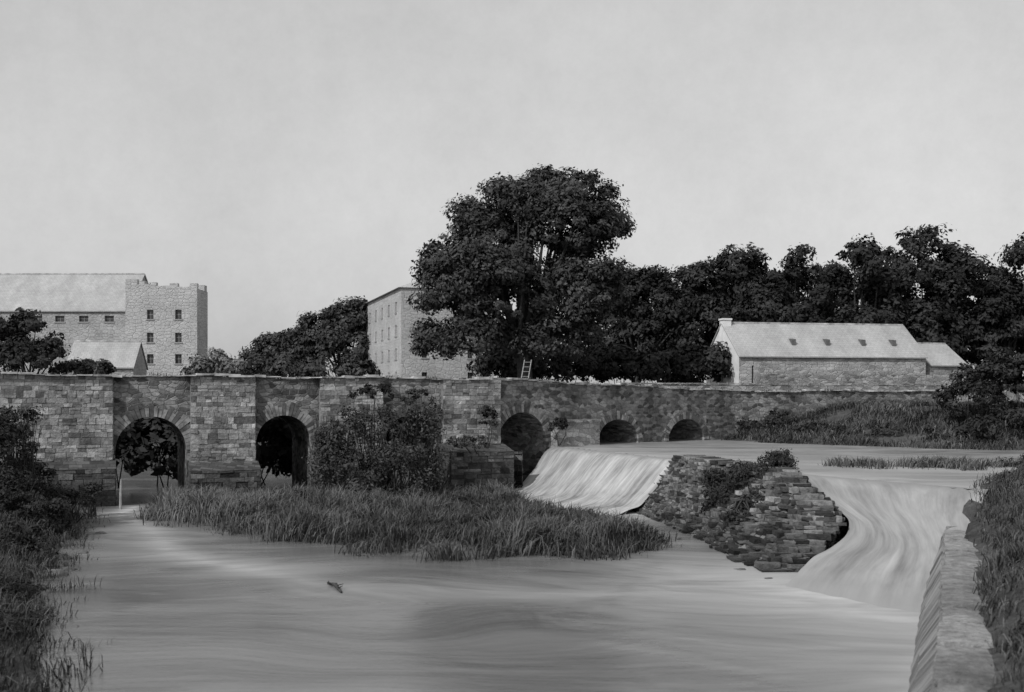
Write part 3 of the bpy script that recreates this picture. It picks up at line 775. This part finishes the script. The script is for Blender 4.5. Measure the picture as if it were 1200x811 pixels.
bush('distant_woodland', [lobe(px, 402+random.uniform(-14, 12), random.uniform(26, 40), random.uniform(40, 60), 132) for px in range(690, 1270, 32)], 34, 90, .38, 1.2, FD, 3, 4.5, rag=5)
d = 142
tree('woodland_tree', (sx(400, d), d, 4.8), [lobe(402, 385, 24, 30, d), lobe(375, 398, 24, 24, d), lobe(420, 368, 12, 14, d), lobe(420, 410, 20, 30, d), lobe(388, 372, 10, 10, d), lobe(380, 420, 40, 20, d)], .3, 50, 60, .3, .85, FM, rag=5)
tree('woodland_tree', (sx(335, d), d, 4.8), [lobe(345, 405, 22, 20, d), lobe(318, 412, 24, 18, d), lobe(300, 425, 16, 18, d), lobe(335, 425, 36, 16, d)], .3, 50, 60, .3, .85, FM, rag=5)
bush('arch_darkening_shrub', [lobe(px, 434+random.uniform(-4, 6), 20, 11, 100) for px in (300, 330, 360, 400, 425)], 16, 70, .25, .6, FM, 3, 4.5, rag=3)
bush('arch_darkening_shrub', [lobe(px, py, 15, 12, 112) for px, py in ((232, 430), (255, 426), (275, 433), (290, 436))], 16, 70, .25, .6, FH, 3, 4.5, rag=3)
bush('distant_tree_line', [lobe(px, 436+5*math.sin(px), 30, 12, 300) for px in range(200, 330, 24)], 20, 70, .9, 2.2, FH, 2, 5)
d = 76
tree('orchard_tree', (sx(35, d), d, 4.5), [lobe(32, 388, 24, 20, d), lobe(57, 412, 20, 18, d), lobe(10, 408, 22, 26, d), lobe(35, 425, 42, 18, d), lobe(-30, 405, 40, 30, d)], .25, 52, 70, .16, .48, FD, rag=5)
bush('arch_darkening_shrub', [lobe(px, 433, 14, 7, 78) for px in (85, 105, 122)], 14, 60, .2, .4, FM, 3, 5, rag=3)
bush('arch_darkening_shrub', [lobe(px, 528, 36, 52, 73.5) for px in range(60, 420, 42)]+[lobe(px, 520, 36, 46, 82) for px in range(430, 660, 42)], 26, 90, .33, .85, FD, 3, 0)  # shrubs added behind the arches to darken the openings and water
bush('willow_bush', [lobe(440, 508, 50, 36, 62.5, dep=1.6), lobe(494, 498, 22, 28, 63.5, dep=1.0), lobe(388, 545, 36, 36, 60, dep=1.8), lobe(460, 550, 54, 34, 61, dep=2), lobe(385, 505, 20, 18, 61.5, dep=1.0), lobe(507, 550, 16, 36, 61.5, dep=1), lobe(425, 582, 70, 16, 58, dep=2)],
     46, 52, .11, .38, FM, 34, 0, droop=.7, inner=.3, rag=4)
bush('wall_ivy', [lobe(552, 520, 26, 8, 65.5, dep=.6)], 26, 50, .1, .22, FM, 2, 2.8)
bush('wall_ivy', [lobe(573, 495, 10, 20, 68, dep=.3), lobe(655, 500, 12, 10, 72, dep=.4), lobe(440, 462, 26, 12, 64.9, dep=.3), lobe(490, 466, 20, 10, 66.6, dep=.3)], 16, 50, .1, .22, FD, 2, 3)
bush('bank_shrub', [lobe(16, 515, 28, 40, 50), lobe(34, 492, 14, 14, 50), lobe(-20, 540, 50, 60, 48), lobe(30, 562, 32, 24, 51)], 44, 84, .095, .36, FD, 12, .5, rag=4)
bush('bank_shrub', [lobe(80, 590, 36, 17, 52), lobe(45, 612, 40, 24, 47), lobe(15, 650, 40, 26, 40), lobe(108, 580, 16, 12, 55), lobe(5, 600, 40, 40, 46)], 38, 80, .08, .32, FD, 14, .0, rag=4)
bush('bank_shrub', [lobe(5, 700, 44, 24, 32), lobe(-10, 745, 50, 28, 27), lobe(30, 725, 26, 12, 29)], 34, 90, .055, .22, FD, 14, .2, rag=4)
bush('weir_shrub', [lobe(888, 560, 42, 22, 48.3), lobe(855, 582, 30, 17, 48.6), lobe(912, 541, 20, 10, 48.5), lobe(900, 588, 30, 18, 45.5), lobe(840, 560, 18, 8, 50), lobe(870, 610, 22, 12, 45)], 44, 74, .075, .26, FD, 16, 2.0, droop=.3, rag=4)
bush('bank_shrub', [lobe(912, 494, 20, 12, 84), lobe(880, 502, 14, 8, 85), lobe(950, 505, 25, 8, 80), lobe(1000, 509, 30, 7, 78), lobe(1050, 509, 30, 8, 76)], 24, 70, .14, .36, FD, 5, 3, rag=3)
bush('bank_shrub', [lobe(1145, 478, 42, 30, 74), lobe(1195, 455, 36, 40, 76), lobe(1115, 508, 30, 12, 72), lobe(1185, 505, 50, 22, 70), lobe(1250, 470, 50, 55, 74), lobe(1165, 440, 22, 18, 76)], 42, 85, .16, .46, FD, 8, 2.5, rag=4)
bush('bank_shrub', [lobe(1175, 585, 28, 22, 43), lobe(1205, 575, 36, 40, 43), lobe(1205, 640, 34, 36, 36), lobe(1225, 700, 42, 40, 30), lobe(1150, 582, 14, 12, 44), lobe(1180, 640, 16, 24, 36), lobe(1175, 600, 30, 30, 41)], 40, 84, .068, .25, FD, 10, 1.5, rag=4)
bush('bank_shrub', [lobe(1215, 770, 38, 44, 21), lobe(1195, 825, 30, 20, 20), lobe(1200, 735, 24, 20, 24)], 40, 84, .043, .14, FM, 10, 1.2, rag=4)

def blades(name, P, h, w, lean, tint, mat=FR):
    m = len(P); an = R.uniform(0, 2*np.pi, m); hh = h*R.uniform(.4, 1.3, m)
    a = np.stack([np.cos(an), np.sin(an), np.zeros(m)], 1)*w*.5
    le = R.normal(0, lean, (m, 2))+np.array([.12, -.05])+np.stack([noise2(P[:, 0], P[:, 1], 1.4), noise2(P[:, 1], P[:, 0], 1.7)], 1)*.4
    l3 = np.concatenate([le, np.zeros((m, 1))], 1)*hh[:, None]
    up = np.array([0, 0, 1.0])[None]*hh[:, None]
    p2 = P+up*.6+l3*.35; p3 = P+up*(1-np.abs(le).sum(1, keepdims=True)*.3)+l3*1.1
    V = np.stack([P-a, P+a, p2+a*.8, p2-a*.8, p3], 1).reshape(-1, 3)
    b = np.arange(m)*5; idx = np.stack([b, b+1, b+2, b+3, b+3, b+2, b+4], 1).ravel()
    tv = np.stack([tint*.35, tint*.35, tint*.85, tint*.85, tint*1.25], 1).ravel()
    return fast_mesh(name, V, np.tile([4, 3], m), idx, np.clip(tv, 0, 1), mat)
def scatter(poly, n, clump=0, thr=-.35, ej=.5):
    xs = [p[0] for p in poly]; ys_ = [p[1] for p in poly]
    x = R.uniform(min(xs)-1, max(xs)+1, n*4); y = R.uniform(min(ys_)-1, max(ys_)+1, n*4)
    k = inpoly(x+R.normal(0, .3, len(x))+ej*noise2(x, y, 2.1), y+R.normal(0, ej, len(x))+ej*2*noise2(x+3, y, 1.2), poly)
    if clump: k &= (noise2(x, y, clump)+noise2(x+9, y+4, clump*2.3)*.6+R.normal(0, .4, len(x))) > thr
    x, y = x[k][:n], y[k][:n]; return np.stack([x, y, np.maximum(height(x, y), -.1)-.05], 1)
P = scatter(ISLE, 56000, clump=1.1, thr=-.75)
n_ = noise2(P[:, 0]*1.0, P[:, 1]*.8, .6)+.6*noise2(P[:, 0]+5, P[:, 1]*1.3, 1.5)+.5*noise2(P[:, 0]*1.7, P[:, 1]+3, 2.9)
left = np.clip((-8-P[:, 0])/6, 0, 1)
t_ = .32+.2*n_+R.normal(0, .15, len(P))+left*.45
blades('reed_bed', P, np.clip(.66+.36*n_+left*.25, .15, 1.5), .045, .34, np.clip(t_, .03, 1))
bush('island_shrub', [lobe(520, 598, 40, 12, 56), lobe(600, 605, 50, 8, 54), lobe(690, 612, 36, 7, 52), lobe(350, 590, 34, 11, 57), lobe(430, 612, 30, 10, 51), lobe(480, 592, 30, 16, 57)], 30, 60, .09, .34, FD, 12, .1, rag=3)
Lb = [(-8.8, 22), (-12.5, 30), (-15, 36), (-17, 43), (-20, 51), (-22.2, 58), (-34, 56), (-30, 30), (-18, 16), (-8, 16)]
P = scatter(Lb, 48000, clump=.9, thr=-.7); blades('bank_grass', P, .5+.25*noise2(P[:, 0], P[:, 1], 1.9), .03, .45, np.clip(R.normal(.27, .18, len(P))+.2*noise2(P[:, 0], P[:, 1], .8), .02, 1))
Rb = [(6.8, 15), (16.6, 39.2), (22, 43), (26, 51), (34, 50), (26, 26), (14, 12)]
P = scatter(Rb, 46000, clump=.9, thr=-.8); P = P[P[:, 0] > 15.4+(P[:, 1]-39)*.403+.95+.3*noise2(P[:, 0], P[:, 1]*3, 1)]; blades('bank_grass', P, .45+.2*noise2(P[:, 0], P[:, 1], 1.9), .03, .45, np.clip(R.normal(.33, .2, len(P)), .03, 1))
Sp = [(15, 52.5), (17, 50.5), (21, 50), (25, 51), (26, 53), (21, 54), (17, 54)]
P = scatter(Sp, 2800, clump=1.6, thr=0); P[:, 2] = 2.6; blades('water_reeds', P, .55, .05, .4, np.clip(R.normal(.5, .2, len(P)), .03, 1))
Fb = [(16, 84), (18.5, 77.7), (22.7, 73.7), (26.6, 69.7), (31, 67.2), (45, 67.7), (45, 92), (36, 92.8), (18, 85.8)]
P = scatter(Fb, 26000, clump=.7); blades('bank_grass', P, .55, .07, .4, np.clip(R.normal(.3, .22, len(P))+.25*noise2(P[:, 0], P[:, 1], .5), .03, 1))
W_ = []
for k in range(70):
    s = random.uniform(4, segL[-1]-4); (x, y), t, n = bpos(s, .1)
    for j in range(14): W_.append((x+random.gauss(0, .15), y+random.gauss(0, .08), ztop(s)+.04))
W_ = np.array(W_); blades('parapet_weeds', W_, .22, .03, .5, np.clip(R.normal(.3, .2, len(W_)), .03, 1))

# ------------------------------------------------------------------ small things
V, Fc = [], []
bp = (1.0, 88.6)
for k in (-.28, .28): tube(V, Fc, [(bp[0]+k-.3, 87.6, 5.5), (bp[0]+k+.3, 89.2, 9.0)], [.05, .04], 6)
for i in range(9):
    f = (i+.5)/9; tube(V, Fc, [(bp[0]-.28-.3+.6*f, 87.6+1.6*f, 5.5+3.5*f), (bp[0]+.28-.3+.6*f, 87.6+1.6*f, 5.5+3.5*f)], [.025, .025], 5)
mesh_obj('wooden_ladder', V, Fc, M_wood)
V, Fc = [], []; tube(V, Fc, [(-20.9, 58.6, -1), (-20.88, 58.6, .8), (-20.85, 58.6, 1.6)], [.08, .07, .06], 8)
mesh_obj('mooring_post', V, Fc, M_wood)
V, Fc = [], []; tube(V, Fc, [(-5.9, 35.2, .02), (-5.55, 34.5, .1), (-5.2, 33.5, .03)], [.03, .07, .03], 6)
for a in range(7): tube(V, Fc, [(-5.8+a*.08, 34.9-a*.17, .07), (-5.75+a*.08+random.uniform(-.2, .25), 34.8-a*.17, .16)], [.025, .01], 5)
mesh_obj('driftwood_branch', V, Fc, M_trunk)

# ------------------------------------------------------------------ light, sky, camera
SUN_EL = 42; az = Vector((-.66, -.75, 0)).normalized()
w = bpy.data.worlds.new('World'); scene.world = w; w.use_nodes = True; nt = w.node_tree
bg = nt.nodes['Background']; sky = nt.nodes.new('ShaderNodeTexSky'); sky.sky_type = 'NISHITA'; sky.sun_disc = False
sky.sun_elevation = math.radians(SUN_EL); sky.sun_rotation = math.atan2(az.x, az.y) % (2*math.pi)
sky.air_density = 1.0; sky.dust_density = 2.0; sky.ozone_density = 1.0
# plate film sees mostly the blue end of the spectrum: use the blue channel as the grey value, plus thin even high haze
spc = nt.nodes.new('ShaderNodeSeparateColor'); nt.links.new(sky.outputs[0], spc.inputs[0])
tc = nt.nodes.new('ShaderNodeTexCoord'); nz = nt.nodes.new('ShaderNodeTexNoise'); nz.inputs['Scale'].default_value = 4.5; nz.inputs['Detail'].default_value = 14; nz.inputs['Roughness'].default_value = .8
nt.links.new(tc.outputs['Generated'], nz.inputs['Vector'])
mr = nt.nodes.new('ShaderNodeMapRange'); nt.links.new(nz.outputs[0], mr.inputs[0])
for i, v in enumerate((.3, .7, .9, 1.1)): mr.inputs[i+1].default_value = v
ad = nt.nodes.new('ShaderNodeMath'); ad.operation = 'MULTIPLY_ADD'; nt.links.new(spc.outputs[2], ad.inputs[0]); ad.inputs[1].default_value = .35; ad.inputs[2].default_value = 2.5
mu = nt.nodes.new('ShaderNodeMath'); mu.operation = 'MULTIPLY'; nt.links.new(ad.outputs[0], mu.inputs[0]); nt.links.new(mr.outputs[0], mu.inputs[1])
nt.links.new(mu.outputs[0], bg.inputs[0]); bg.inputs[1].default_value = 0.15
sd = bpy.data.lights.new('sun', 'SUN'); sd.energy = 2.7; sd.angle = math.radians(.6); sd.color = (1, 1, 1)
so = bpy.data.objects.new('sun', sd); COL.objects.link(so)
dirv = Vector((az.x*math.cos(math.radians(SUN_EL)), az.y*math.cos(math.radians(SUN_EL)), math.sin(math.radians(SUN_EL))))
so.rotation_euler = dirv.to_track_quat('Z', 'Y').to_euler(); so.location = (-40, -40, 60)
cd = bpy.data.cameras.new('camera'); cd.sensor_width = 36; cd.lens = 36*F/1200; cd.shift_y = 59.5/1200; cd.clip_end = 6000; cd.clip_start = .1
cd.dof.use_dof = True; cd.dof.focus_distance = 60; cd.dof.aperture_fstop = .8
co = bpy.data.objects.new('camera', cd); COL.objects.link(co); co.location = (0, 0, CZ); co.rotation_euler = (math.pi/2, 0, 0)
scene.camera = co
scene.view_settings.view_transform = 'Standard'; scene.view_settings.look = 'None'; scene.view_settings.exposure = 0
